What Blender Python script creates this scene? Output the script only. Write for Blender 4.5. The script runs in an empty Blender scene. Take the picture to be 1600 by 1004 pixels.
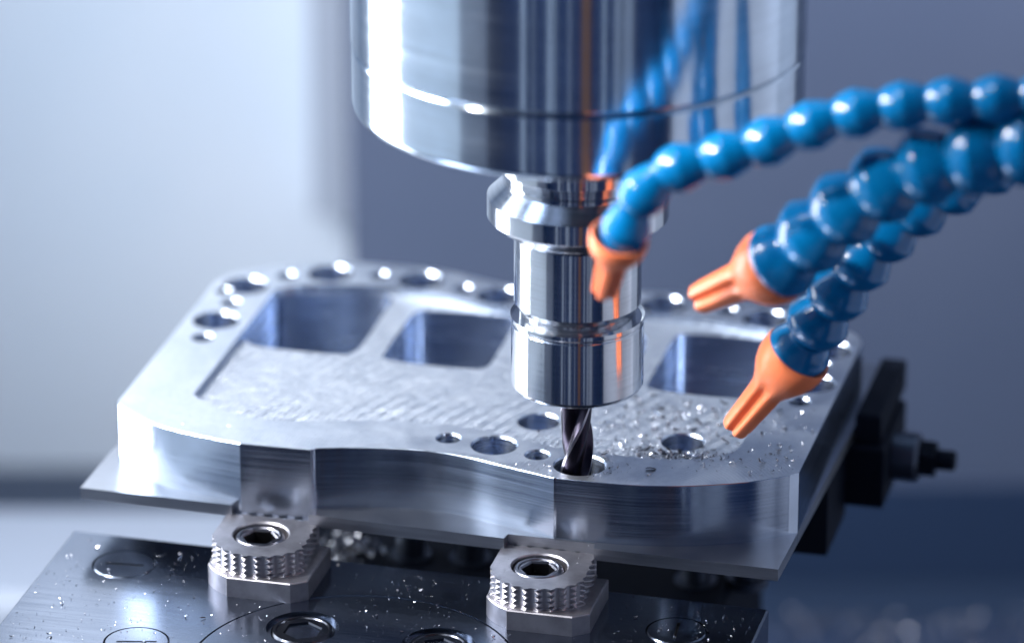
import bpy, bmesh, math, random
from mathutils import Vector, Matrix
from mathutils.geometry import delaunay_2d_cdt
R = math.radians
S = 0.001                                  # everything below is written in millimetres
random.seed(7)
scene = bpy.context.scene
col = scene.collection

# ------------------------------------------------------------------ camera
cd = bpy.data.cameras.new('camera'); cam = bpy.data.objects.new('camera', cd); col.objects.link(cam)
cam.location = Vector((-21.2, -1368.7, 615.4)) * S
cam.rotation_euler = (R(90 - 22.5), 0, 0)
cd.sensor_width = 36; cd.lens = 168.75
cd.clip_start = 0.05; cd.clip_end = 20
cd.dof.use_dof = True; cd.dof.focus_distance = 1.484; cd.dof.aperture_fstop = 168.75 / 36
scene.camera = cam

# ------------------------------------------------------------------ world, lamps, exposure
w = bpy.data.worlds.new('World'); scene.world = w; w.use_nodes = True
bg = w.node_tree.nodes['Background']
bg.inputs[0].default_value = (0.035, 0.09, 0.27, 1); bg.inputs[1].default_value = 0.25
scene.view_settings.view_transform = 'Standard'
scene.view_settings.look = 'None'
scene.view_settings.exposure = -0.05
scene.view_settings.gamma = 1.0
scene.cycles.max_bounces = 14; scene.cycles.glossy_bounces = 8

def area(name, loc, target, sx, sy, power, color=(1, 1, 1)):
    l = bpy.data.lights.new(name, 'AREA'); l.shape = 'RECTANGLE'
    l.size = sx * S; l.size_y = sy * S; l.energy = power; l.color = color
    o = bpy.data.objects.new(name, l); col.objects.link(o)
    o.location = Vector(loc) * S
    d = (Vector(target) - Vector(loc))
    o.rotation_euler = d.to_track_quat('-Z', 'Y').to_euler()
    return o
area('strip_lamp', (-500, 190, 0), (0, 190, 0), 250, 540, 4.0, (0.92, 0.96, 1.0)).data.spread = R(125)
area('panel_fill', (-505, -140, 0), (0, -140, 0), 330, 540, 0.30, (0.74, 0.88, 1.0))  # added fill beside the left panel, gives the metal a pale reflection
area('panel_fill', (490, -160, 20), (0, -160, 20), 700, 560, 0.42, (0.80, 0.84, 1.0))  # added fill on the right, likewise for pale reflections
area('area_lamp', (-215, 590, 330), (-60, -60, 0), 70, 440, 0.32, (0.92, 0.96, 1.0)).data.shape = 'ELLIPSE'
area('ceiling_lamp', (-60, 330, 900), (0, 160, 0), 900, 500, 1.7, (0.58, 0.76, 1.0))
area('wall_wash_fill', (230, 430, 70), (190, 505, -110), 380, 40, 0.36, (0.95, 0.93, 1.0))  # added wash, no known source; brightens the top of the slate wall
area('area_lamp', (-490, -20, 430), (60, -60, 90), 180, 220, 12.0, (0.96, 0.98, 1.0))
area('area_lamp', (-330, -190, 1000), (40, -60, 80), 240, 240, 2.0, (0.97, 0.98, 1.0))  # added overhead fill to brighten the hoses and nozzles
sl = bpy.data.lights.new('hose_fill_spot', 'SPOT'); sl.energy = 36; sl.spot_size = R(13); sl.spot_blend = .6; sl.shadow_soft_size = .03; sl.color = (1.0, .97, .94)  # added spot with no known source, brightens only hoses and nozzles
so = bpy.data.objects.new('hose_fill_spot', sl); col.objects.link(so); so.location = Vector((-500, -330, 560)) * S
so.rotation_euler = (Vector((60, -60, 96)) - Vector((-500, -330, 560))).to_track_quat('-Z', 'Y').to_euler()

# ------------------------------------------------------------------ materials
def nt(name):
    m = bpy.data.materials.new(name); m.use_nodes = True
    t = m.node_tree; b = t.nodes['Principled BSDF']
    return m, t, b
def node(t, kind, **kw):
    n = t.nodes.new(kind)
    for k, v in kw.items():
        if k in n.inputs.keys(): n.inputs[k].default_value = v
        else: setattr(n, k, v)
    return n
def coords(t, scale=(1, 1, 1), rot=(0, 0, 0), loc=(0, 0, 0), out='Object'):
    tc = node(t, 'ShaderNodeTexCoord'); mp = node(t, 'ShaderNodeMapping')
    mp.inputs['Scale'].default_value = scale; mp.inputs['Rotation'].default_value = rot
    mp.inputs['Location'].default_value = loc
    t.links.new(tc.outputs[out], mp.inputs['Vector']); return mp.outputs[0]
def ramp(t, src, p0, c0, p1, c1):
    r = node(t, 'ShaderNodeValToRGB')
    r.color_ramp.elements[0].position = p0; r.color_ramp.elements[1].position = p1
    f = lambda c: (c, c, c, 1) if isinstance(c, (int, float)) else (*c, 1)
    r.color_ramp.elements[0].color = f(c0); r.color_ramp.elements[1].color = f(c1)
    t.links.new(src, r.inputs[0]); return r.outputs[0]
def mathn(t, op, a, b):
    n = node(t, 'ShaderNodeMath', operation=op)
    for i, x in enumerate((a, b)):
        if hasattr(x, 'links'): t.links.new(x, n.inputs[i])
        else: n.inputs[i].default_value = x
    return n.outputs[0]
def noise(t, vec, scale, detail=3, rough=.55, dist=0):
    n = node(t, 'ShaderNodeTexNoise'); n.inputs['Scale'].default_value = scale
    n.inputs['Detail'].default_value = detail; n.inputs['Roughness'].default_value = rough
    n.inputs['Distortion'].default_value = dist
    t.links.new(vec, n.inputs['Vector']); return n.outputs[0]
def bump(t, b, h, strength, dist):
    n = node(t, 'ShaderNodeBump'); n.inputs['Strength'].default_value = strength
    n.inputs['Distance'].default_value = dist * S
    t.links.new(h, n.inputs['Height']); t.links.new(n.outputs[0], b.inputs['Normal'])
def setp(b, base, rough, metal, **kw):
    b.inputs['Base Color'].default_value = (*base, 1); b.inputs['Roughness'].default_value = rough
    b.inputs['Metallic'].default_value = metal
    for k, v in kw.items(): b.inputs[k].default_value = v

def m_brushed(name, base, rough, streak=(18, 18, 900), amt=.10, bmp=.15, aniso=None):
    """metal with fine tool streaks running round the part"""
    m, t, b = nt(name); setp(b, base, rough, 1.0)
    v = coords(t, streak)
    n = noise(t, v, 1.0, 4, .6)
    n2 = noise(t, coords(t, (60, 60, 60)), 1.0, 3)
    r = ramp(t, n, .3, rough - amt, .7, rough + amt)
    t.links.new(r, b.inputs['Roughness'])
    c = ramp(t, mathn(t, 'MULTIPLY', n, n2), .12, tuple(x * .80 for x in base), .42, base)
    t.links.new(c, b.inputs['Base Color'])
    bump(t, b, n, bmp, .05)
    if aniso:                                   # tool marks run level, so reflections smear upright
        tg = node(t, 'ShaderNodeTangent', direction_type=aniso)
        if aniso == 'RADIAL': tg.axis = 'Z'; b.inputs['Anisotropic Rotation'].default_value = .25
        else: tg.uv_map = 'lay'
        b.inputs['Anisotropic'].default_value = .85
        t.links.new(tg.outputs[0], b.inputs['Tangent'])
    return m
M = {}
M['alu_side'] = m_brushed('milled aluminium wall', (.63, .71, .84), .19, (14, 14, 1700), .05, .12, 'UV_MAP')
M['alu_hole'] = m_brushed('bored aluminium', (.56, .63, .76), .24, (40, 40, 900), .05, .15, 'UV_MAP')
M['steel'] = m_brushed('ground steel', (.70, .72, .76), .15, (12, 12, 1500), .03, .04, 'RADIAL')
M['chrome'] = m_brushed('polished spindle steel', (.64, .73, .83), .16, (10, 10, 500), .03, .02, 'RADIAL')
M['stock'] = m_brushed('sawn aluminium stock', (.46, .48, .53), .34, (40, 40, 1500), .05, .2)

# rim of the plate: finely face milled, faint arcs of the cutter
m, t, b = nt('face milled aluminium'); setp(b, (.80, .83, .88), .36, 1.0); M['alu_top'] = m
v = coords(t)
wv = node(t, 'ShaderNodeTexWave', wave_type='RINGS', rings_direction='SPHERICAL')
wv.inputs['Scale'].default_value = 260; wv.inputs['Distortion'].default_value = 1.2; wv.inputs['Detail'].default_value = 2
wv.inputs['Detail Scale'].default_value = 2
t.links.new(coords(t, (1, 1, 1), (0, 0, 0), (-.030, .012, 0)), wv.inputs['Vector'])
nz = noise(t, v, 420, 5, .65); nl = noise(t, v, 38, 3, .5, 1.0)
fine = noise(t, coords(t, (300, 2600, 300), (0, 0, R(35))), 1, 3)
h = mathn(t, 'ADD', mathn(t, 'MULTIPLY', wv.outputs[1], .30), mathn(t, 'ADD', mathn(t, 'MULTIPLY', nz, .5), mathn(t, 'MULTIPLY', fine, .6)))
bump(t, b, h, .8, .13)
t.links.new(ramp(t, nl, .3, .30, .7, .46), b.inputs['Roughness'])
t.links.new(ramp(t, mathn(t, 'ADD', mathn(t, 'MULTIPLY', nl, .6), mathn(t, 'MULTIPLY', nz, .4)), .35, (.66, .70, .76), .62, (.83, .86, .91)), b.inputs['Base Color'])

# recessed floor: torn, swirly end mill passes
m, t, b = nt('rough milled aluminium'); setp(b, (.84, .85, .87), .38, 1.0); M['alu_floor'] = m
v = coords(t)
n1 = noise(t, coords(t, (150, 560, 300), (0, 0, R(-14))), 1, 4, .62, 1.4)          # flakes drawn out along the feed
n2 = noise(t, coords(t, (330, 1500, 600), (0, 0, R(8))), 1, 3, .6, .6)
wv = node(t, 'ShaderNodeTexWave', wave_type='RINGS', rings_direction='SPHERICAL')      # arcs left by the cutter
wv.inputs['Scale'].default_value = 150; wv.inputs['Distortion'].default_value = 2.5; wv.inputs['Detail'].default_value = 3
wv.inputs['Detail Scale'].default_value = 3
t.links.new(coords(t, (1, 1, 1), (0, 0, 0), (-.03, -.012, 0)), wv.inputs['Vector'])
ws = node(t, 'ShaderNodeTexWave', wave_type='BANDS', bands_direction='X')              # step-over lines of the passes
ws.inputs['Scale'].default_value = 62; ws.inputs['Distortion'].default_value = 1.6; ws.inputs['Detail'].default_value = 2
t.links.new(coords(t, (1, 1, 1), (0, 0, R(24))), ws.inputs['Vector'])
wm = ramp(t, noise(t, coords(t, (22, 22, 22)), 1, 2), .42, 0, .6, 1)
h = mathn(t, 'ADD', mathn(t, 'MULTIPLY', n1, .9), mathn(t, 'ADD', mathn(t, 'MULTIPLY', n2, .5), mathn(t, 'ADD', mathn(t, 'MULTIPLY', wv.outputs[1], .16), mathn(t, 'MULTIPLY', mathn(t, 'MULTIPLY', ws.outputs[1], wm), .6))))
bump(t, b, h, .9, .62)
t.links.new(ramp(t, n1, .3, .30, .7, .48), b.inputs['Roughness'])
t.links.new(ramp(t, n2, .25, (.60, .64, .71), .65, (.86, .88, .92)), b.inputs['Base Color'])

m, t, b = nt('bead blasted steel'); setp(b, (.50, .48, .50), .42, 1.0); M['clamp'] = m
n = noise(t, coords(t), 900, 4, .7); bump(t, b, n, .3, .06)
t.links.new(ramp(t, noise(t, coords(t), 160, 4), .35, (.33, .315, .34), .65, (.46, .44, .47)), b.inputs['Base Color'])

m, t, b = nt('black oxide fixture steel'); setp(b, (.19, .225, .29), .18, 1.0); M['block'] = m
n = noise(t, coords(t, (40, 900, 40)), 1, 4, .6); n2 = noise(t, coords(t), 30, 3)
t.links.new(ramp(t, mathn(t, 'MULTIPLY', n, n2), .12, .17, .42, .27), b.inputs['Roughness'])
bump(t, b, n, .10, .04)
t.links.new(ramp(t, n2, .3, (.14, .165, .22), .7, (.175, .205, .265)), b.inputs['Base Color'])

m, t, b = nt('dark oiled screw steel'); setp(b, (.06, .065, .08), .24, 1.0); M['screw'] = m
bump(t, b, noise(t, coords(t), 700, 3), .15, .05)
m, t, b = nt('bright worn screw steel'); setp(b, (.20, .20, .23), .28, 1.0); M['screw_bright'] = m
bump(t, b, noise(t, coords(t), 900, 3), .2, .05)
m, t, b = nt('dark groove'); setp(b, (.012, .013, .016), .6, 0.0); M['groove'] = m
m, t, b = nt('coated carbide'); setp(b, (.040, .034, .050), .30, 1.0); M['carbide'] = m
bump(t, b, noise(t, coords(t, (200, 200, 1500)), 1, 3), .12, .04)
m, t, b = nt('carbide land'); setp(b, (.50, .47, .52), .30, 1.0); M['carbide_land'] = m
m, t, b = nt('blue hose plastic'); setp(b, (.0006, .14, .36), .18, 0.0); M['blue'] = m
b.inputs['Specular IOR Level'].default_value = .6
bump(t, b, noise(t, coords(t), 260, 2), .05, .1)
m, t, b = nt('orange nozzle plastic'); setp(b, (1.0, .25, .10), .36, 0.0); M['orange'] = m
b.inputs['Subsurface Weight'].default_value = .25; b.inputs['Subsurface Radius'].default_value = (.004, .002, .001)
m, t, b = nt('chip aluminium'); setp(b, (.58, .58, .62), .24, 1.0); M['chip'] = m
m, t, b = nt('dull chip aluminium'); setp(b, (.10, .10, .12), .28, 1.0); M['chip_shaded'] = m  # darker copy of the chip metal, shaded sides put into the base colour
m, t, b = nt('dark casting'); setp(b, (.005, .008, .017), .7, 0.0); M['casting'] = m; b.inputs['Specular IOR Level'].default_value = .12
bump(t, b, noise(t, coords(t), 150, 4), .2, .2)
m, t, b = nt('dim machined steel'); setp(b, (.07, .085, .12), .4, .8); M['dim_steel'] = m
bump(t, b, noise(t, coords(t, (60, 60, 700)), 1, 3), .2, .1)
m, t, b = nt('white powder coat'); setp(b, (.66, .70, .76), .5, 0.0); M['white_paint'] = m
bump(t, b, noise(t, coords(t), 300, 3), .05, .1)
t.links.new(ramp(t, noise(t, coords(t), 5, 3), .3, (.55, .64, .75), .7, (.62, .68, .77)), b.inputs['Base Color'])
m, t, b = nt('slate blue paint'); setp(b, (.10, .125, .22), .42, 0.0); M['slate_paint'] = m
t.links.new(ramp(t, noise(t, coords(t), 4, 3), .3, (.064, .086, .146), .7, (.085, .107, .168)), b.inputs['Base Color'])
m, t, b = nt('grey powder coat'); setp(b, (.32, .36, .44), .45, 0.0); M['grey_paint'] = m
m, t, b = nt('navy paint'); setp(b, (.012, .028, .07), .5, 0.0); M['navy_paint'] = m  # also colours the shade strip at the foot of the wall
m, t, b = nt('door paint'); setp(b, (.022, .045, .12), .45, 0.0); M['door_paint'] = m
m, t, b = nt('brown enamel'); setp(b, (.20, .10, .06), .4, 0.0); M['brown_paint'] = m
m, t, b = nt('wet dark floor'); setp(b, (.02, .035, .07), .35, 0.0); M['floor'] = m
bump(t, b, noise(t, coords(t), 40, 3), .2, .5)

# ------------------------------------------------------------------ helpers
def mesh_obj(name, verts, faces, mats, parent=None, fm=None, smooth=True, angle=35, uv=False):
    me = bpy.data.meshes.new(name)
    me.from_pydata([(x * S, y * S, z * S) for x, y, z in verts], [], faces)
    for m in (mats if isinstance(mats, (list, tuple)) else [mats]): me.materials.append(m)
    if fm:
        for p, i in zip(me.polygons, fm): p.material_index = i
    bm = bmesh.new(); bm.from_mesh(me)
    bmesh.ops.remove_doubles(bm, verts=bm.verts, dist=1e-6)
    bmesh.ops.recalc_face_normals(bm, faces=bm.faces)
    bm.to_mesh(me); bm.free()
    if uv:
        lay = me.uv_layers.new(name='lay')
        for lp in me.loops:
            c = me.vertices[lp.vertex_index].co; lay.data[lp.index].uv = (c.z * 10, (c.x + 1.7 * c.y) * 10)
    if smooth:
        for p in me.polygons: p.use_smooth = True
        me.set_sharp_from_angle(angle=R(angle))
    o = bpy.data.objects.new(name, me); col.objects.link(o)
    if parent: o.parent = parent
    return o
def thing(name, label, cat, loc=(0, 0, 0), rz=0.0, group=None):
    o = bpy.data.objects.new(name, None); col.objects.link(o)
    o.location = Vector(loc) * S; o.rotation_euler = (0, 0, rz); o.empty_display_size = .02
    o['label'] = label; o['category'] = cat
    if group: o['group'] = group
    return o
def tag(o, label=None, cat=None, kind=None, group=None):
    if label: o['label'] = label
    if cat: o['category'] = cat
    if kind: o['kind'] = kind
    if group: o['group'] = group
    return o
def copy_tree(o, parent=None):
    c = o.copy(); col.objects.link(c)
    if parent: c.parent = parent
    for ch in list(o.children): copy_tree(ch, c)
    return c
def circ(cx, cy, r, n=40, ph=0):
    return [(cx + r * math.cos(ph + 2 * math.pi * i / n), cy + r * math.sin(ph + 2 * math.pi * i / n)) for i in range(n)]
def spline(pts, n=6, closed=False):
    """Catmull-Rom through the points"""
    out = []; N = len(pts); D = len(pts[0])
    g = (lambda i: pts[i % N]) if closed else (lambda i: pts[max(0, min(N - 1, i))])
    for i in range(N if closed else N - 1):
        a, b_, c, d = g(i - 1), g(i), g(i + 1), g(i + 2)
        for k in range(n):
            s = k / n
            out.append(tuple(.5 * (2 * b_[j] + (c[j] - a[j]) * s + (2 * a[j] - 5 * b_[j] + 4 * c[j] - d[j]) * s * s
                       + (3 * b_[j] - a[j] - 3 * c[j] + d[j]) * s ** 3) for j in range(D)))
    if not closed: out.append(tuple(pts[-1]))
    return out
def inside(p, poly):
    x, y = p; r = False; j = len(poly) - 1
    for i in range(len(poly)):
        xi, yi = poly[i]; xj, yj = poly[j]
        if (yi > y) != (yj > y) and x < (xj - xi) * (y - yi) / (yj - yi) + xi: r = not r
        j = i
    return r
def offset(loop, d):
    """move a closed counter-clockwise loop inwards by d"""
    n = len(loop); out = []
    for i in range(n):
        p0, p1, p2 = Vector(loop[i - 1]), Vector(loop[i]), Vector(loop[(i + 1) % n])
        e1, e2 = (p1 - p0).normalized(), (p2 - p1).normalized()
        n1, n2 = Vector((-e1.y, e1.x)), Vector((-e2.y, e2.x))
        b = n1 + n2
        if b.length < 1e-6: b = n1
        b.normalize(); k = max(.5, b.dot(n1))
        out.append(tuple(p1 + b * (d / k)))
    return out
def ccw(loop):
    a = sum(loop[i - 1][0] * loop[i][1] - loop[i][0] * loop[i - 1][1] for i in range(len(loop)))
    return loop if a > 0 else loop[::-1]
class MB:
    def __init__(s): s.v, s.f, s.m = [], [], []
    def add(s, vs, fs, mi=0):
        o = len(s.v); s.v += vs; s.f += [tuple(i + o for i in f) for f in fs]; s.m += [mi] * len(fs)
    def flat(s, outer, holes, z, mi=0):
        """horizontal face with holes"""
        pts, ed = [], []
        for lp in [outer] + holes:
            o = len(pts); pts += [Vector(p) for p in lp]; ed += [(o + i, o + (i + 1) % len(lp)) for i in range(len(lp))]
        vs, _, fs, _, _, _ = delaunay_2d_cdt(pts, ed, [], 1 if not holes else 0, 1e-5)
        keep = []
        for f in fs:
            c = sum((vs[i] for i in f), Vector((0, 0))) / len(f)
            if inside(c, outer) and not any(inside(c, h) for h in holes): keep.append(tuple(f))
        s.add([(p.x, p.y, z) for p in vs], keep, mi)
    def wall(s, l0, z0, l1, z1, mi=0):
        n = len(l0)
        s.add([(*p, z0) for p in l0] + [(*p, z1) for p in l1], [(i, (i + 1) % n, n + (i + 1) % n, n + i) for i in range(n)], mi)
    def lathe(s, prof, n=64, mi=0, axis=None, a0=0):
        """profile of (r, z) turned round z; long stretches get rings near their ends so shading stays flat"""
        q = [prof[0]]
        for p0, p1 in zip(prof, prof[1:]):
            l = math.dist(p0, p1)
            if l > 3:
                for t_ in (.25 / l, 1 - .25 / l): q.append((p0[0] + (p1[0] - p0[0]) * t_, p0[1] + (p1[1] - p0[1]) * t_))
            q.append(p1)
        prof = q
        vs = [(r * math.cos(a0 + 2 * math.pi * i / n), r * math.sin(a0 + 2 * math.pi * i / n), z) for r, z in prof for i in range(n)]
        fs = [(k * n + i, k * n + (i + 1) % n, (k + 1) * n + (i + 1) % n, (k + 1) * n + i) for k in range(len(prof) - 1) for i in range(n)]
        if axis: vs = [tuple(axis @ Vector(v)) for v in vs]
        s.add(vs, fs, mi)
    def box(s, a, b, mi=0, bev=0):
        x0, y0, z0 = a; x1, y1, z1 = b
        if bev:
            lo = [(x0, y0), (x1, y0), (x1, y1), (x0, y1)]; li = offset(lo, bev)
            s.flat(li, [], z1, mi); s.wall(li, z1, lo, z1 - bev, mi); s.wall(lo, z1 - bev, lo, z0, mi); s.flat(lo, [], z0, mi)
            return
        vs = [(x0, y0, z0), (x1, y0, z0), (x1, y1, z0), (x0, y1, z0), (x0, y0, z1), (x1, y0, z1), (x1, y1, z1), (x0, y1, z1)]
        s.add(vs, [(0, 3, 2, 1), (4, 5, 6, 7), (0, 1, 5, 4), (1, 2, 6, 5), (2, 3, 7, 6), (3, 0, 4, 7)], mi)
    def build(s, name, mats, parent=None, **kw):
        return mesh_obj(name, s.v, s.f, mats, parent, s.m if isinstance(mats, (list, tuple)) else None, **kw)
def to_axis(p0, p1):
    """matrix that puts local z along p0 -> p1 with origin p0"""
    p0, p1 = Vector(p0), Vector(p1)
    return Matrix.Translation(p0) @ (p1 - p0).to_track_quat('Z', 'Y').to_matrix().to_4x4()

YAW = R(-14)
def world(u, v, z=0.0):
    c, s_ = math.cos(YAW), math.sin(YAW)
    return (u * c - v * s_, u * s_ + v * c, z)

# ------------------------------------------------------------------ enclosure round the work
mb = MB(); mb.box((-1000, -400, -300), (1000, 640, -280)); tag(mb.build('floor', M['floor'], smooth=False), 'dark wet machine floor below the work', kind='structure')
mb = MB(); mb.box((-1000, 620, -280), (-90, 636, 900), 0, 1.5)
tag(mb.build('white_panel', M['white_paint'], smooth=False), 'pale white sheet metal enclosure panel behind the left side', 'wall panel')
mb = MB(); mb.box((-89, 505, -280), (1000, 634, 900), 0, 6)
tag(mb.build('slate_panel', M['slate_paint'], smooth=False), 'dark slate blue enclosure wall behind the right side', 'wall panel')
mb = MB(); mb.box((-85, 499, -279.5), (519, 504, -232), 0, 2)  # dark strip put in for the shade at the foot of the wall
tag(mb.build('wall_foot_shade', M['navy_paint'], smooth=False), 'dark navy strip added as the shade along the foot of the slate wall', 'shade strip')
mb = MB(); mb.box((-109, 600, -150), (-93, 619, 900), 0, 3)
tag(mb.build('door_post', M['grey_paint'], smooth=False), 'grey upright post between the pale and the dark wall', 'post')
mb = MB(); mb.box((-536, -520, -280), (-521, 619, 900), 0, 1.5)
tag(mb.build('enclosure_side', M['white_paint'], smooth=False), 'pale enclosure side panel left of the work', 'wall panel')
mb = MB(); mb.box((520, -520, -280), (535, 504, 900), 0, 1.5)
tag(mb.build('enclosure_side', M['grey_paint'], smooth=False), 'grey enclosure side wall right of the work', 'wall panel')
door = thing('enclosure_door', 'unseen dark enclosure door low in front of the work, with pale upright ribs added for reflected streaks', 'door', (0, -660, -700))  # out of view; leaf and ribs added as stripes for the spindle to reflect
mb = MB(); mb.box((-519, -8, 0), (519, 8, 800), 0, 1.5); mb.build('door_leaf', M['door_paint'], door, smooth=False)
for x_, w_, mt_ in ((-330, 26, 'white_paint'), (-262, 10, 'grey_paint'), (-168, 18, 'white_paint'), (-140, 8, 'white_paint'), (-60, 12, 'grey_paint'), (26, 44, 'brown_paint'), (122, 12, 'white_paint'), (196, 34, 'grey_paint'), (262, 60, 'grey_paint')):
    mb = MB(); mb.box((x_ - w_ / 2, 8.2, 0), (x_ + w_ / 2, 20, 795), 0, 1.5); mb.build('streak_rib', M[mt_], door, smooth=False)
mb = MB(); mb.box((-520, 380, -280), (-100, 469, -230), 0, 4)
tag(mb.build('way_cover', M['grey_paint'], smooth=False), 'pale flat cover strip low behind the black block at left', 'cover')
mb = MB(); mb.box((66, 150, -280), (519, 374, -236), 0, 4)
tag(mb.build('chip_tray', M['navy_paint'], smooth=False), 'grey tray under glittering chips at lower right', 'tray')

# ------------------------------------------------------------------ the machined plate
plate = thing('machined_plate', 'silver aluminium plate being milled, with three pockets and a ring of bored holes', 'machined plate', (0, 0, 0), YAW)
ZB = -20.6; ZR = -2.5
front = ([(-156, 12.5)] + spline([(-155.2, 10.8), (-149, 5.2), (-141.5, -.2), (-133, -4.3), (-121, -7.5), (-108, -10.0)], 10)[1:]
         + [(-84.8, -9.3)]
         + spline([(-84.3, -8.6), (-82.6, -7.4), (-78, -5.9), (-72.9, -4.4), (-62.2, -2.2), (-49.7, -1.0), (-35.6, -2.8), (-23.6, -6.3), (-11.4, -9.9), (-5.6, -11.6)], 12)
         + spline([(-5.5, -11.4), (6.4, -11.5), (17.9, -11.0), (26.6, -9.7), (37.1, -7.0), (52, -.8), (61.5, 5.4), (65.2, 8.0)], 10)[1:])
back = [(67.6, 10.6), (68.4, 118)] + spline([(68.2, 119), (64, 126), (51, 134), (30, 142), (8, 147), (-8, 146), (-26, 141), (-44, 138.5), (-62, 141), (-80, 146.5), (-97, 148), (-118, 146), (-139, 137), (-151, 128.5), (-156, 119)], 8)
outline = ccw(front + back)
recess = ccw(spline([(-134, 24), (-128, 18.5), (-118, 13), (-104, 10), (-90, 12.5), (-78, 16), (-66, 18.8), (-50, 20.2), (-36, 19), (-22, 14.6), (-12, 11.5), (0, 10.4), (12, 10.2), (24, 10.6), (35, 13.6), (43, 19), (46, 26)], 4)
             + [(46.2, 112)] + spline([(46, 114), (40, 121), (24, 126), (8, 128), (-12, 126), (-30, 121), (-44, 118.5), (-58, 121), (-76, 126), (-94, 128.4), (-110, 127), (-126, 122.5), (-134, 117)], 4))
P1 = ccw(spline([(-133.6, 80), (-132, 76), (-127, 73.2), (-111, 72.2), (-99, 73.0), (-95.2, 75.6), (-93.8, 84), (-94.0, 103), (-94.4, 121), (-96, 125.6), (-100, 127.2), (-108, 126.8), (-120, 123.4), (-131, 119.6), (-133.6, 116)], 10, True))
P2 = ccw(spline([(-84.8, 77), (-83.6, 73.6), (-80, 71.8), (-66, 71.0), (-53, 71.8), (-49.6, 73.6), (-48.4, 78), (-48.6, 96), (-48.8, 113), (-50.4, 117.2), (-54, 118.6), (-68, 118.4), (-80, 117), (-83.6, 114.6), (-84.6, 110)], 10, True))
P3 = ccw(spline([(5.4, 75), (6.6, 71), (10.4, 69), (24, 68.2), (38, 69), (42, 71), (43.4, 76), (43.4, 98), (43, 112), (41, 117), (36, 118.6), (22, 119), (11, 118), (7, 116), (5.6, 111)], 10, True))
P4 = ccw(spline([(-39.5, 79), (-36, 72), (-20, 70.6), (-5, 72), (-2, 78), (-2, 106), (-6, 114), (-20, 116), (-34, 114), (-39.4, 106)], 10, True))
rim_holes = [(-45.1, 10.1, 3.7), (-29.7, 8.3, 7.1), (-14.8, 4.4, 3.7), (0, 0, 8.0),
             (-145.4, 85.5, 7.5), (-145.2, 70.1, 3.4), (-144.8, 117.5, 7.5), (-145, 101.5, 3.2), (-150.5, 111, 2.6), (-133.6, 129.5, 3.2), (-119.7, 135, 7.5),
             (-102.9, 137.5, 3.1), (-88, 136.6, 7.5), (-72, 132.6, 3.2), (-58.5, 129.6, 7.5), (-44, 128.2, 3.2), (-30, 130.4, 7.5),
             (-17, 134, 3.2), (-2.8, 135, 7.5), (19.3, 135.5, 3.2), (33, 131.4, 7.5), (47, 126, 3.2), (58.6, 110, 7.5), (58.6, 96.5, 3.2), (58.4, 81, 7.5), (57.2, 65.5, 3.4)]
floor_holes = [(-21.8, 35.2, 6.6), (26.4, 30.5, 6.7)]
mb = MB()
CH = .18
top_loop = offset(outline, CH)
rh_loops = [circ(x, y, r + .45, 40) for x, y, r in rim_holes]
mb.flat(top_loop, [recess] + rh_loops, 0, 0)                                # rim
mb.wall(top_loop, 0, outline, -CH, 1); mb.wall(outline, -CH, outline, -24.7, 1)
lo = offset(recess, 1.0)
rc_low = offset(recess, .5)
mb.wall(recess, 0, rc_low, ZR, 1)
fh = [circ(x, y, r + .4, 40) for x, y, r in floor_holes]
mb.flat(rc_low, [P1, P2, P3, P4] + fh, ZR, 2)                               # recessed floor
for P in (P1, P2, P3, P4): mb.wall(P, ZR, P, -23, 3); mb.flat(P, [], -23, 3)
for (x, y, r) in rim_holes:
    a, b_, c = circ(x, y, r + .45), circ(x, y, r), circ(x, y, r)
    mb.wall(a, 0, b_, -.6, 3); mb.wall(b_, -.6, c, ZB, 3); mb.flat(c, [], ZB, 3)
for (x, y, r) in floor_holes:
    a, b_ = circ(x, y, r + .4), circ(x, y, r)
    mb.wall(a, ZR, b_, ZR - .5, 3); mb.wall(b_, ZR - .5, b_, ZB, 3); mb.flat(b_, [], ZB, 3)
mb.build('body', [M['alu_top'], M['alu_side'], M['alu_floor'], M['alu_hole']], plate, angle=7.5, uv=True)
# thin layer of uncut stock under it, with the notches the clamps bite into
st = [(-161.2, -11.2), (-110.4, -12.2), (-110.2, -8.4), (-85.2, -8.0), (-84.8, -13.2), (-20.6, -15.4), (-20.2, -12.0), (-5, -12.0), (7.8, -12.6), (8.2, -15.8), (66.8, -16.8), (71.6, 150), (-158.2, 154)]
mb = MB()
inn = offset(outline, 2.4)
mb.flat(st, [inn], ZB, 0); mb.wall(st, ZB, st, -24.6, 0); mb.flat(st, [inn], -24.6, 0)
mb.build('stock_flange', M['stock'], plate, angle=20)

# ------------------------------------------------------------------ fixture block with its screws
ZK = -38.5
block = thing('fixture_block', 'black steel fixture block with flush plugs and socket screws in front of the plate', 'fixture block', world(-50, -64, -280), YAW)
def bl(u, v): return (u + 50, v + 64)
K = 280 + ZK
plugs = [(-142.1, -26.3, 10.3, R(6)), (-121.1, -78.0, 10.3, R(14)), (38.0, -30.6, 9.6, R(95))]
screws = [(-74.4, -56.3, 11.4), (-30.8, -57.3, 11.4)]
disc = (-52, -79, 50.5)
ol = [bl(-166.5, -150), bl(62.6, -150), bl(62.6, -8.6), bl(-166.0, -5.9)]
oi = offset(ol, .6)
mb = MB()
cl = circ(*bl(disc[0], disc[1]), disc[2], 120)
ph = [circ(*bl(x, y), r, 40) for x, y, r, _ in plugs]
mb.flat(oi, ph + [cl], K, 0)
mb.wall(oi, K, ol, K - .6, 0); mb.wall(ol, K - .6, ol, 0, 0); mb.flat(ol, [], 0, 0)
for h_ in ph: mb.wall(h_, K, h_, K - 2, 0); mb.flat(h_, [], K - 2, 0)
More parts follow.
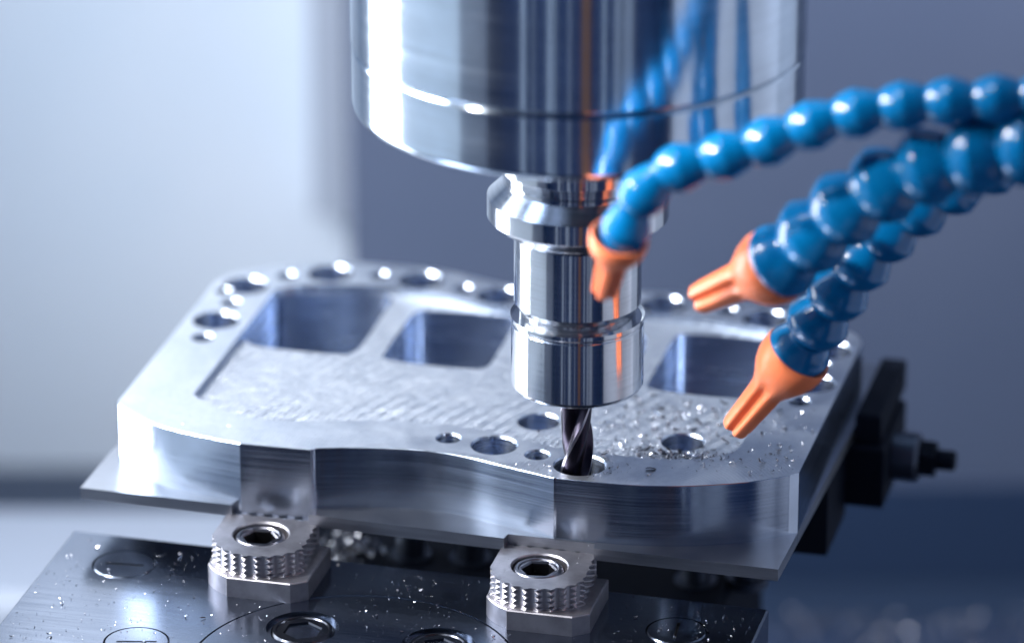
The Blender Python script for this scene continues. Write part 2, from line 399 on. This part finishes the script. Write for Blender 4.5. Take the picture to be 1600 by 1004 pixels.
mb.wall(cl, K, cl, K - 1.5, 0); mb.flat(cl, [], K - 1.5, 0)
mb.build('body', M['block'], block, angle=20)
mb = MB()
d0 = circ(*bl(disc[0], disc[1]), disc[2] - .25, 120); d1 = circ(*bl(disc[0], disc[1]), disc[2] - .75, 120)
sh = [circ(*bl(x, y), r, 40) for x, y, r in screws]
mb.flat(d1, sh, K + .05, 0); mb.wall(d1, K + .05, d0, K - .45, 0); mb.wall(d0, K - .45, d0, K - 1.4, 0)
for h_ in sh: mb.wall(h_, K + .05, h_, K - 9, 0); mb.flat(h_, [], K - 9, 0)
mb.build('inlaid_disc', M['block'], block, angle=20)
def hex_socket_screw(parent, x, y, ztop, r, af, depth=5.5, mat=None, rot=.3):
    """cap screw: chamfered head with a hexagon socket"""
    hexo = circ(x, y, af / math.cos(math.pi / 6) / 2, 6, rot)
    hexb = circ(x, y, af / math.cos(math.pi / 6) / 2 + .45, 6, rot)
    m_ = MB()
    a = circ(x, y, r, 48); b_ = circ(x, y, r - .7, 48)
    k = circ(x, y, r - 1.5, 48); k2 = circ(x, y, r - 1.9, 48)
    m_.wall(a, ztop - 8.4, a, ztop - .7); m_.wall(a, ztop - .7, b_, ztop); 
    m_.flat(b_, [k], ztop); m_.wall(k, ztop, k2, ztop - .35); m_.flat(k2, [hexb], ztop - .35)
    m_.wall(hexb, ztop - .35, hexo, ztop - .9); m_.wall(hexo, ztop - .9, hexo, ztop - depth); m_.flat(hexo, [], ztop - depth)
    m_.flat(a, [], ztop - 8.4)
    return m_.build('socket_screw', mat or M['screw'], parent, angle=25)
for x, y, r in screws: hex_socket_screw(block, *bl(x, y), K - .5, r - 1.5, 10.0, 6, M['screw'], .5)
for x, y, r, a in plugs:
    px, py = bl(x, y)
    q = r - .35
    ca, sa = math.cos(a), math.sin(a)
    sl = [(px + ca * i * q * .62 - sa * j * .5, py + sa * i * q * .62 + ca * j * .5) for i, j in ((-1, -1), (1, -1), (1, 1), (-1, 1))]
    m_ = MB(); o_ = circ(px, py, q, 40); i_ = circ(px, py, q - .4, 40)
    m_.flat(i_, [sl], K + .08); m_.wall(i_, K + .08, o_, K - .3); m_.wall(o_, K - .3, o_, K - 1.9)
    m_.wall(sl, K + .08, sl, K - 1.1, 1); m_.flat(sl, [], K - 1.1, 1)
    m_.build('plug', [M['block'], M['groove']], block, angle=20)

# ------------------------------------------------------------------ serrated edge clamps
ZC = -24.1
def make_clamp():
    c = thing('edge_clamp', 'left serrated steel clamp with a socket screw gripping the plate edge', 'clamp', world(-97.4, -23.5, ZK), YAW, 'serrated edge clamps along the plate')
    H0 = 6.7; H1 = ZC - ZK
    # base
    arc = [(-14.8, -8.8)] + [(1 + 18.0 * math.cos(t_), -.3 + 18.0 * math.sin(t_)) for t_ in [R(a) for a in range(213, 247, 4)]] + [(-6.2, -17.4)]
    bo = ccw(arc + [(14.5, -17.4), (19.3, -13.6), (19.3, 11.8), (-14.8, 11.8)])
    bi = offset(bo, .35)
    m_ = MB(); m_.flat(bi, [], H0); m_.wall(bi, H0, bo, H0 - .35); m_.wall(bo, H0 - .35, bo, .02); m_.flat(bo, [], .02)
    m_.build('base', M['clamp'], c, angle=18)
    # serrated head: outline path from back left, round the cam front, to back right
    path = [(-14.7, 12.6), (-14.7, -6.5)]
    a0 = math.atan2(-6.5 + .3, -15.7); a1 = math.atan2(-7.0, 15.0)
    ra = math.hypot(15.7, 6.2)
    fine = []
    def seg(p, q, n): return [(p[0] + (q[0] - p[0]) * i / n, p[1] + (q[1] - p[1]) * i / n) for i in range(n)]
    fine += seg((-14.7, 12.6), (-14.7, -6.5), 40)
    for i in range(230):
        a = (a0 + 2 * math.pi) + (a1 - a0) * i / 230
        fine.append((1 + ra * math.cos(a), -.3 + ra * math.sin(a)))
    e = (1 + ra * math.cos(a1), -.3 + ra * math.sin(a1))
    fine += seg(e, (15.4, 13.0), 70) + [(15.4, 13.0)]
    L = [0]
    for i in range(1, len(fine)): L.append(L[-1] + math.dist(fine[i], fine[i - 1]))
    nrm = []
    for i in range(len(fine)):
        p, q = fine[max(0, i - 2)], fine[min(len(fine) - 1, i + 2)]
        dx, dy = q[0] - p[0], q[1] - p[1]; l = math.hypot(dx, dy); nrm.append((-dy / l, dx / l))
    s0, s1 = 17.0, L[-1]
    nz = 40; hz = H1 - H0
    vs = []
    for k in range(nz + 1):
        z = H0 + .02 + (hz - .02) * k / nz
        zz = (H1 - z) / 1.86                       # rows counted from the top
        fz = abs((zz - .0) % 1.0 - .5) * 2         # 1 on a ridge, 0 in a groove
        for i, p in enumerate(fine):
            d = 0
            if L[i] > s0:
                x = ((L[i] - s0) / 4.15) % 1.0 - .5
                ds = (1.2 if L[i] < s1 - 18 else .8) * max(0, 1 - (2 * x) ** 2)             # round scallops leave cusps
                dz = (1 - fz) * 1.2
                if zz > 4.02: dz = 0
                d = max(ds, dz) if zz < 4.02 else 0
                d *= min(1, (L[i] - s0) / .8)
            vs.append((p[0] + nrm[i][0] * d, p[1] + nrm[i][1] * d, z))
    n = len(fine)
    m_ = MB()
    m_.add(vs, [(k * n + i, k * n + i + 1, (k + 1) * n + i + 1, (k + 1) * n + i) for k in range(nz) for i in range(n - 1)])
    topl = [(x, y) for x, y, z in vs[nz * n:]]
    # back edge, with its own little teeth
    bt = []
    for i in range(12):
        u0 = 15.4 - 30.1 * (i + .5) / 12; bt.append((u0, 13.2 if i % 2 else 12.2))
    topl = ccw(topl + bt)
    hole = circ(0, 0, 8.7, 48); hb = circ(0, 0, 9.1, 48)
    m_.flat(topl, [hb], H1); m_.wall(hb, H1, hole, H1 - .4); m_.wall(hole, H1 - .4, hole, H1 - 6)
    bk = [vs[nz * n + n - 1][:2]] + bt + [vs[nz * n][:2]]
    m_.add([(*p, H1) for p in bk] + [(*p, H0) for p in bk], [(i, i + 1, len(bk) + i + 1, len(bk) + i) for i in range(len(bk) - 1)])
    m_.flat(hole, [], H1 - 5.9)
    m_.build('serrated_head', M['clamp'], c, angle=32)
    hex_socket_screw(c, -.3, -.2, H1 - .5, 7.9, 9.4, 5.4, M['screw_bright'], .12)
    return c
clamp = make_clamp()
c2 = copy_tree(clamp)
c2.location = Vector(world(-6.8, -25.0, ZK)) * S
c2['label'] = 'right serrated steel clamp with a socket screw, below the cutter'
c2.children[0].data  # shared meshes

# ------------------------------------------------------------------ spindle, holder, cutter
AX = (-1.0, -1.0)
sp = thing('machine_spindle', 'large polished steel spindle nose hanging at the top', 'spindle', (AX[0], AX[1], 120.5))
mb = MB(); mb.lathe([(31, 6), (31, .6), (66.2, 0), (67.3, .25), (68.4, 1.3), (68.7, 2.4), (68.7, 19.6), (68.3, 20.3), (67.9, 20.6)], 160)
mb.build('nose_ring', M['chrome'], sp, angle=50)
mb = MB(); mb.lathe([(60, 20.9), (68.2, 20.9), (68.9, 21.6), (68.9, 330), (40, 330)], 160)
mb.build('housing', M['chrome'], sp, angle=50)
mb = MB(); mb.lathe([(67.0, 20.2), (67.0, 21.3)], 160); mb.build('seam', M['groove'], sp)

th = thing('tool_holder', 'shiny steel collet chuck tool holder under the spindle', 'tool holder', (AX[0], AX[1], 28))
o = -28
def pr(l): return [(r, z + o) for r, z in l]
mb = MB(); mb.lathe(pr([(25.2, 120.4), (25.2, 101.2), (24.8, 100.5), (23.2, 97.7), (23.0, 96.8), (23.0, 95.6), (27.2, 91.6), (27.9, 90.9), (27.9, 84.8), (27.3, 84.0), (23.2, 80.8), (20.6, 80.0), (19.9, 79.0)]), 128)
mb.build('flange', M['steel'], th, angle=24)
mb = MB(); mb.lathe(pr([(19.9, 79.0), (19.65, 78.2), (19.65, 56.5), (19.3, 56.0), (18.2, 54.4), (18.0, 53.2), (18.0, 50.6)]), 128)
mb.build('shank', M['steel'], th, angle=24)
mb = MB(); mb.lathe(pr([(18.0, 51.0), (19.9, 51.0), (20.6, 51.5), (20.75, 51.9), (20.75, 50.6), (20.55, 50.2), (20.2, 49.9), (20.2, 49.5), (20.5, 49.2), (20.5, 29.4), (20.2, 28.6), (19.5, 28.0), (7.0, 28.0), (5.6, 29.0), (5.6, 40)]), 128)
mb.build('collet_nut', M['steel'], th, angle=24)

# three flute end mill, right hand helix
em = thing('end_mill', 'dark coated helical end mill cutting into the hole', 'end mill', (AX[0], AX[1], -10))
def mill_prof(a):
    """radius of the cutter section at angle a (radians) of one 120 degree flute"""
    t_ = (a / (2 * math.pi / 3)) % 1.0
    if t_ < .10: return 5.15, 1
    if t_ < .46: return 5.0 - .45 * ((t_ - .10) / .36) ** 1.5, 0
    x = (t_ - .46) / .54
    return 4.55 - 1.55 * math.sin(min(1, x * 1.3) * math.pi / 2) + (2.1 * ((x - .62) / .38) ** 2 if x > .62 else 0), 0
NA = 96; mb = MB(); NZ = 76
vs, fs, fm = [], [], []
for k in range(NZ + 1):
    z = 37.0 * k / NZ
    tw = .095 * z
    fade = max(0, min(1, (z - 33.0) / 3))
    for i in range(NA):
        a = 2 * math.pi * i / NA
        r, _ = mill_prof(a + .02); r = r * (1 - fade) + 5.0 * fade
        vs.append((r * math.cos(a + tw + 2.5), r * math.sin(a + tw + 2.5), z))
for k in range(NZ):
    for i in range(NA):
        fs.append((k * NA + i, k * NA + (i + 1) % NA, (k + 1) * NA + (i + 1) % NA, (k + 1) * NA + i))
        fm.append(mill_prof(2 * math.pi * (i + .5) / NA + .02)[1])
mb.add(vs, fs); mb.m = fm
mb.flat([(x, y) for x, y, z in vs[:NA]], [], 0, 0)
mb.build('fluted_cutter', [M['carbide'], M['carbide_land']], em, angle=30)
mb = MB(); mb.lathe([(5.0, 37.05), (5.0, 58)], 48); mb.build('shank', M['carbide'], em)

# ------------------------------------------------------------------ segmented coolant hoses
def bead_mesh(rad, pitch, mat):
    prof = [(.50, -.20), (.68, -.14), (.84, -.03), (.94, .09), (1.0, .22), (1.04, .33), (1.05, .39), (1.03, .44), (.985, .49), (.94, .58), (.86, .70), (.76, .81), (.70, .88), (.69, .92), (.50, .92)]
    m_ = MB(); m_.lathe([(r * rad, z * pitch) for r, z in prof], 40)
    ob = m_.build('segment', mat, angle=32); me = ob.data
    bpy.data.objects.remove(ob); return me
def hose(label, pts, rad, pitch, tip, collar, grp, nz_scale):
    h_ = thing('coolant_hose', label, 'hose', pts[0], 0, grp)
    base = Vector(pts[0])
    me = bead_mesh(rad, pitch, M['blue'])
    dense = spline([tuple(p) for p in pts], 40)
    d = [0]
    for i in range(1, len(dense)): d.append(d[-1] + math.dist(dense[i], dense[i - 1]))
    def atl(s_):
        for i in range(1, len(d)):
            if d[i] >= s_:
                f_ = (s_ - d[i - 1]) / max(1e-9, d[i] - d[i - 1]); return Vector(dense[i - 1]).lerp(Vector(dense[i]), f_)
        return Vector(dense[-1])
    s_ = -0.0; n_ = 0
    while s_ + pitch < d[-1]:
        p, q = atl(s_), atl(s_ + pitch)
        ob = bpy.data.objects.new('segment', me); col.objects.link(ob); ob.parent = h_
        mt = to_axis(p, q + Vector((random.uniform(-.6, .6), random.uniform(-.6, .6), random.uniform(-.6, .6))) * (rad / 10))
        ob.location = (p - base) * S; ob.rotation_mode = 'QUATERNION'; ob.rotation_quaternion = mt.to_quaternion() @ Matrix.Rotation(n_ * .7, 3, 'Z').to_quaternion()
        s_ += pitch; n_ += 1
    # nozzle: open collar, cone, barrel with grooves
    c0, t0 = Vector(collar), Vector(tip); Ln = (t0 - c0).length; k = nz_scale
    mt = Matrix.Translation(-base) @ to_axis(c0, t0)
    rows = [(.86, -.02, 0), (.90, -.05, 0), (.97, -.055, 0), (1.0, -.03, 0), (1.0, .05, 0), (.97, .13, 0), (.88, .22, .05), (.75, .30, .15), (.63, .37, .4), (.55, .43, .8), (.52, .50, 1), (.44, .96, 1), (.40, 1.0, 1), (.22, 1.0, .3), (.22, .9, 0)]
    inner = [(.70, .22, 0), (.78, .1, 0), (.84, .0, 0), (.86, -.02, 0)]
    n = 64; vs = []
    for rr, zz, g in inner[:0] + [(.5, .30, 0)] + inner + rows[1:]:
        for i in range(n):
            a = 2 * math.pi * i / n
            lob = 1 - g * .38 * max(0, math.cos(4 * a)) ** 1.2
            vs.append(tuple(mt @ Vector((rr * k * lob * math.cos(a), rr * k * lob * math.sin(a), zz * Ln))))
    nr = len(vs) // n
    m_ = MB(); m_.add(vs, [(r_ * n + i, r_ * n + (i + 1) % n, (r_ + 1) * n + (i + 1) % n, (r_ + 1) * n + i) for r_ in range(nr - 1) for i in range(n)])
    m_.build('nozzle', M['orange'], h_, angle=60)
    return h_
G = 'coolant hoses round the tool'
hose('slim blue coolant hose with its orange nozzle in front of the tool holder',
     [(10.2, -87.3, 109.4), (13.2, -89.2, 121.0), (18.9, -89.2, 129.7), (29.4, -89.6, 133.9), (41.9, -90.3, 137.5), (55.3, -90.3, 142.7), (68.4, -90.4, 147.6), (81.3, -91.2, 150.9), (93.2, -92.4, 153.3), (105.7, -94.0, 154.6), (118.5, -95.7, 155.8), (131.8, -97.2, 157.3), (145.1, -98.7, 159.0), (172, -101, 162)],
     6.9, 13.2, (5.5, -79.5, 90.3), (9.5, -86.9, 110.1), G, 8.6)
hose('upper thick blue coolant hose with its orange nozzle pointing left above the plate',
     [(54.6, -66.1, 92.6), (64.5, -74.2, 105.0), (74.3, -79.6, 116.2), (88.6, -85.4, 128.2), (104.3, -90.8, 136.1), (120.0, -95.3, 140.9), (135.9, -98.4, 144.0), (151.6, -101.6, 146.7), (180, -106, 150)],
     11.2, 14.6, (34.1, -54.2, 78.3), (55.8, -67.1, 94.1), G, 11.6)
hose('lower blue coolant hose whose orange nozzle points down at the chips',
     [(63.6, -33.2, 50.0), (71.4, -40.2, 66.5), (78.0, -43.6, 79.5), (87.0, -46.9, 93.5), (98.0, -49.1, 105.5), (110.9, -51.7, 115.6), (125.5, -52.9, 123.4), (141.4, -54.7, 129.6), (157.7, -57.0, 134.5), (185, -60, 139)],
     9.4, 12.8, (47.1, -24.9, 23.6), (64.4, -34.0, 51.3), G, 10.8)

# ------------------------------------------------------------------ fixtures behind and beside the plate
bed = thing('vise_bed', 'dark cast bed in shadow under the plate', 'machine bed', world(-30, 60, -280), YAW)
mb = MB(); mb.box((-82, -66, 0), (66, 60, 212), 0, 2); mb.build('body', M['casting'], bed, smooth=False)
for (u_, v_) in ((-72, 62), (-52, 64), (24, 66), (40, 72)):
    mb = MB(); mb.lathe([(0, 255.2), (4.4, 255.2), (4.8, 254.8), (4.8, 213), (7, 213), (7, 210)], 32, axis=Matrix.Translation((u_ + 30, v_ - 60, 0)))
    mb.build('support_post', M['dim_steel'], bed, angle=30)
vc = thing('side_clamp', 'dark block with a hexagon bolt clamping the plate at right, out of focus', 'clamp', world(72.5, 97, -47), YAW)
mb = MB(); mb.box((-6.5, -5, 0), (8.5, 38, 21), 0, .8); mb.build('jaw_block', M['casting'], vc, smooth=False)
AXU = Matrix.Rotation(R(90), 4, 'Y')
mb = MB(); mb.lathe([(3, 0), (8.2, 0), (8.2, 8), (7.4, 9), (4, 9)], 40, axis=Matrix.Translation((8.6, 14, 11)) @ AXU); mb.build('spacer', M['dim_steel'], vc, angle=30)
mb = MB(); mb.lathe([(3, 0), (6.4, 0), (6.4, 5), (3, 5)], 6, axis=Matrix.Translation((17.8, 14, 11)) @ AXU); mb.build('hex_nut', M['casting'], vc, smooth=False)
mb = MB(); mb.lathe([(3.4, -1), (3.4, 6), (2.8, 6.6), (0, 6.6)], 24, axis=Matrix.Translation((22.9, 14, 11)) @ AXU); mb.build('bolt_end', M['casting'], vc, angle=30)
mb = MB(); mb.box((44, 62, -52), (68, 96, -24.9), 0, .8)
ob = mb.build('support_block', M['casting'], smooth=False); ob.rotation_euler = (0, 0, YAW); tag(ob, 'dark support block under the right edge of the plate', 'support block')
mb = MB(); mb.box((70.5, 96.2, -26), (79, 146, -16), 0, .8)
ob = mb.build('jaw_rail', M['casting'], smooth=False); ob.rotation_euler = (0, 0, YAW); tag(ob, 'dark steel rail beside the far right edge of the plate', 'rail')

# ------------------------------------------------------------------ chips
def chip(m_, x, y, z, s_, shaded=.58):
    """a curled sliver of metal"""
    a = random.uniform(0, 2 * math.pi); tilt = random.uniform(-.6, .6)
    l, wd, th_ = s_ * random.uniform(.8, 1.6), s_ * random.uniform(.22, .5), s_ * random.uniform(.07, .15)
    mt = Matrix.Translation((x, y, z + th_ + wd * .3 + abs(math.sin(tilt)) * l * .35)) @ Matrix.Rotation(a, 4, 'Z') @ Matrix.Rotation(tilt, 4, 'Y') @ Matrix.Rotation(random.uniform(-1.1, 1.1), 4, 'X')
    n = 5 if s_ > .7 else 2
    bend = random.uniform(-2.6, 2.6) if s_ > .7 else random.uniform(-1, 1)
    vs = []
    for i in range(n + 1):
        t_ = i / n - .5; an = bend * t_; rr = l / bend if abs(bend) > .1 else 1e3
        px_, pz_ = (rr * math.sin(an), rr * (1 - math.cos(an))) if abs(bend) > .1 else (t_ * l, 0)
        for j in (-.5, .5):
            ww = wd * (1 if 0 < i < n else random.uniform(.2, .8))
            for k_ in (-.5, .5): vs.append(tuple(mt @ Vector((px_, j * ww + t_ * wd * .5, pz_ + k_ * th_))))
    e = n * 4
    fs = [(0, 1, 3, 2), (e, e + 2, e + 3, e + 1)]
    for i in range(n):
        o_ = i * 4
        for a_, b_ in ((0, 1), (1, 3), (3, 2), (2, 0)): fs.append((o_ + a_, o_ + b_, o_ + 4 + b_, o_ + 4 + a_))
    m_.add(vs, fs, 1 if random.random() < shaded else 0)
def plate_z(u_, v_):
    if not inside((u_, v_), outline): return None
    for x, y, r in rim_holes + floor_holes:
        if math.hypot(u_ - x, v_ - y) < r + .6: return None
    for P in (P1, P2, P3, P4):
        if inside((u_, v_), P): return None
    if math.hypot(u_ + .75, v_ + 1.2) < 6: return None
    return ZR if inside((u_, v_), recess) else 0.0
mb = MB(); n_ = 0
while n_ < 820:
    c_ = random.random()
    if c_ < .45: u_, v_ = random.gauss(27, 10), random.gauss(19, 4)
    elif c_ < .75: u_, v_ = random.gauss(22, 12), random.gauss(44, 12)
    elif c_ < .88: u_, v_ = random.uniform(30, 66), random.uniform(5, 60)
    else: u_, v_ = random.uniform(-20, 60), random.uniform(-8, 60)
    z_ = plate_z(u_, v_)
    if z_ is None: continue
    chip(mb, u_, v_, z_, random.choice((.35, .5, .6, .7, .8, .9, 1.1, 1.4)) if n_ > 90 else random.uniform(1.4, 2.6)); n_ += 1
for i in range(60):
    a_ = random.uniform(-1.2, 2.6); r_ = random.uniform(8.8, 12); u_, v_ = r_ * math.cos(a_), r_ * math.sin(a_); z_ = plate_z(u_, v_)
    if z_ is not None: chip(mb, u_, v_, z_, random.choice((.25, .35, .5, .8)))
while n_ < 1050:
    u_, v_ = random.uniform(-150, 60), random.uniform(-10, 60); z_ = plate_z(u_, v_)
    if z_ is None: continue
    chip(mb, u_, v_, z_, random.uniform(.15, .35)); n_ += 1
ob = mb.build('plate_chips', [M['chip'], M['chip_shaded']], smooth=False); ob.rotation_euler = (0, 0, YAW); tag(ob, 'tiny bright aluminium chips scattered over the plate', 'chips', 'stuff')
mb = MB()
for i in range(1700):
    u_, v_ = random.uniform(-165, 61), random.uniform(-100, -9)
    if any(math.hypot(u_ - x, v_ - y) < r for x, y, r in screws): continue
    if any(-16 < u_ - cx < 20 and -19 < v_ + 24 < 14 for cx in (-97.4, -6.8)): continue
    chip(mb, u_, v_, ZK + .06, random.choice((.22, .26, .3, .35, .42, .6, 1.2 if random.random() < .3 else .4)), .3)
for cx, cy in ((-97.4, -23.5), (-6.8, -25.0)):
    for i in range(70):
        u_, v_ = cx + random.uniform(-14, 15), cy + random.choice((random.uniform(8, 13), random.uniform(-14, 13)))
        if 7.5 < math.hypot(u_ - cx, v_ - cy) < 9.5 or (v_ - cy < -9 and abs(u_ - cx) > 7): continue
        chip(mb, u_, v_, ZC + (.02 if math.hypot(u_ - cx, v_ - cy) > 9 else -.8), random.uniform(.12, .38))
for i in range(16):
    u_ = random.uniform(-84, 66); v_ = -12.9 - (u_ + 84) / 150 * 3.4
    chip(mb, u_, v_ + random.uniform(0, .8), ZB, random.uniform(.12, .3))
ob = mb.build('block_chips', [M['chip'], M['chip_shaded']], smooth=False); ob.rotation_euler = (0, 0, YAW); tag(ob, 'fine bright metal dust and chips on the black block', 'chips', 'stuff')
mb = MB()
for i in range(1500):
    x_ = random.uniform(70, 420); y_ = 372 - abs(random.gauss(0, 60))
    chip(mb, x_, max(155, y_), -236 + random.uniform(0, 6), random.uniform(1.5, 3.8), .82)
tag(mb.build('tray_chips', [M['chip'], M['chip_shaded']], smooth=False), 'heap of glittering chips in the tray at lower right', 'chips', 'stuff')
mb = MB()
for i in range(120):
    chip(mb, -92 + random.gauss(0, 5), 58 + random.gauss(0, 6), -67.6 + random.uniform(0, 3), random.uniform(1.5, 4), .2)
ob = mb.build('bed_chips', [M['chip'], M['chip_shaded']], smooth=False); ob.rotation_euler = (0, 0, YAW); tag(ob, 'small pile of bluish chips in the gap under the plate', 'chips', 'stuff')
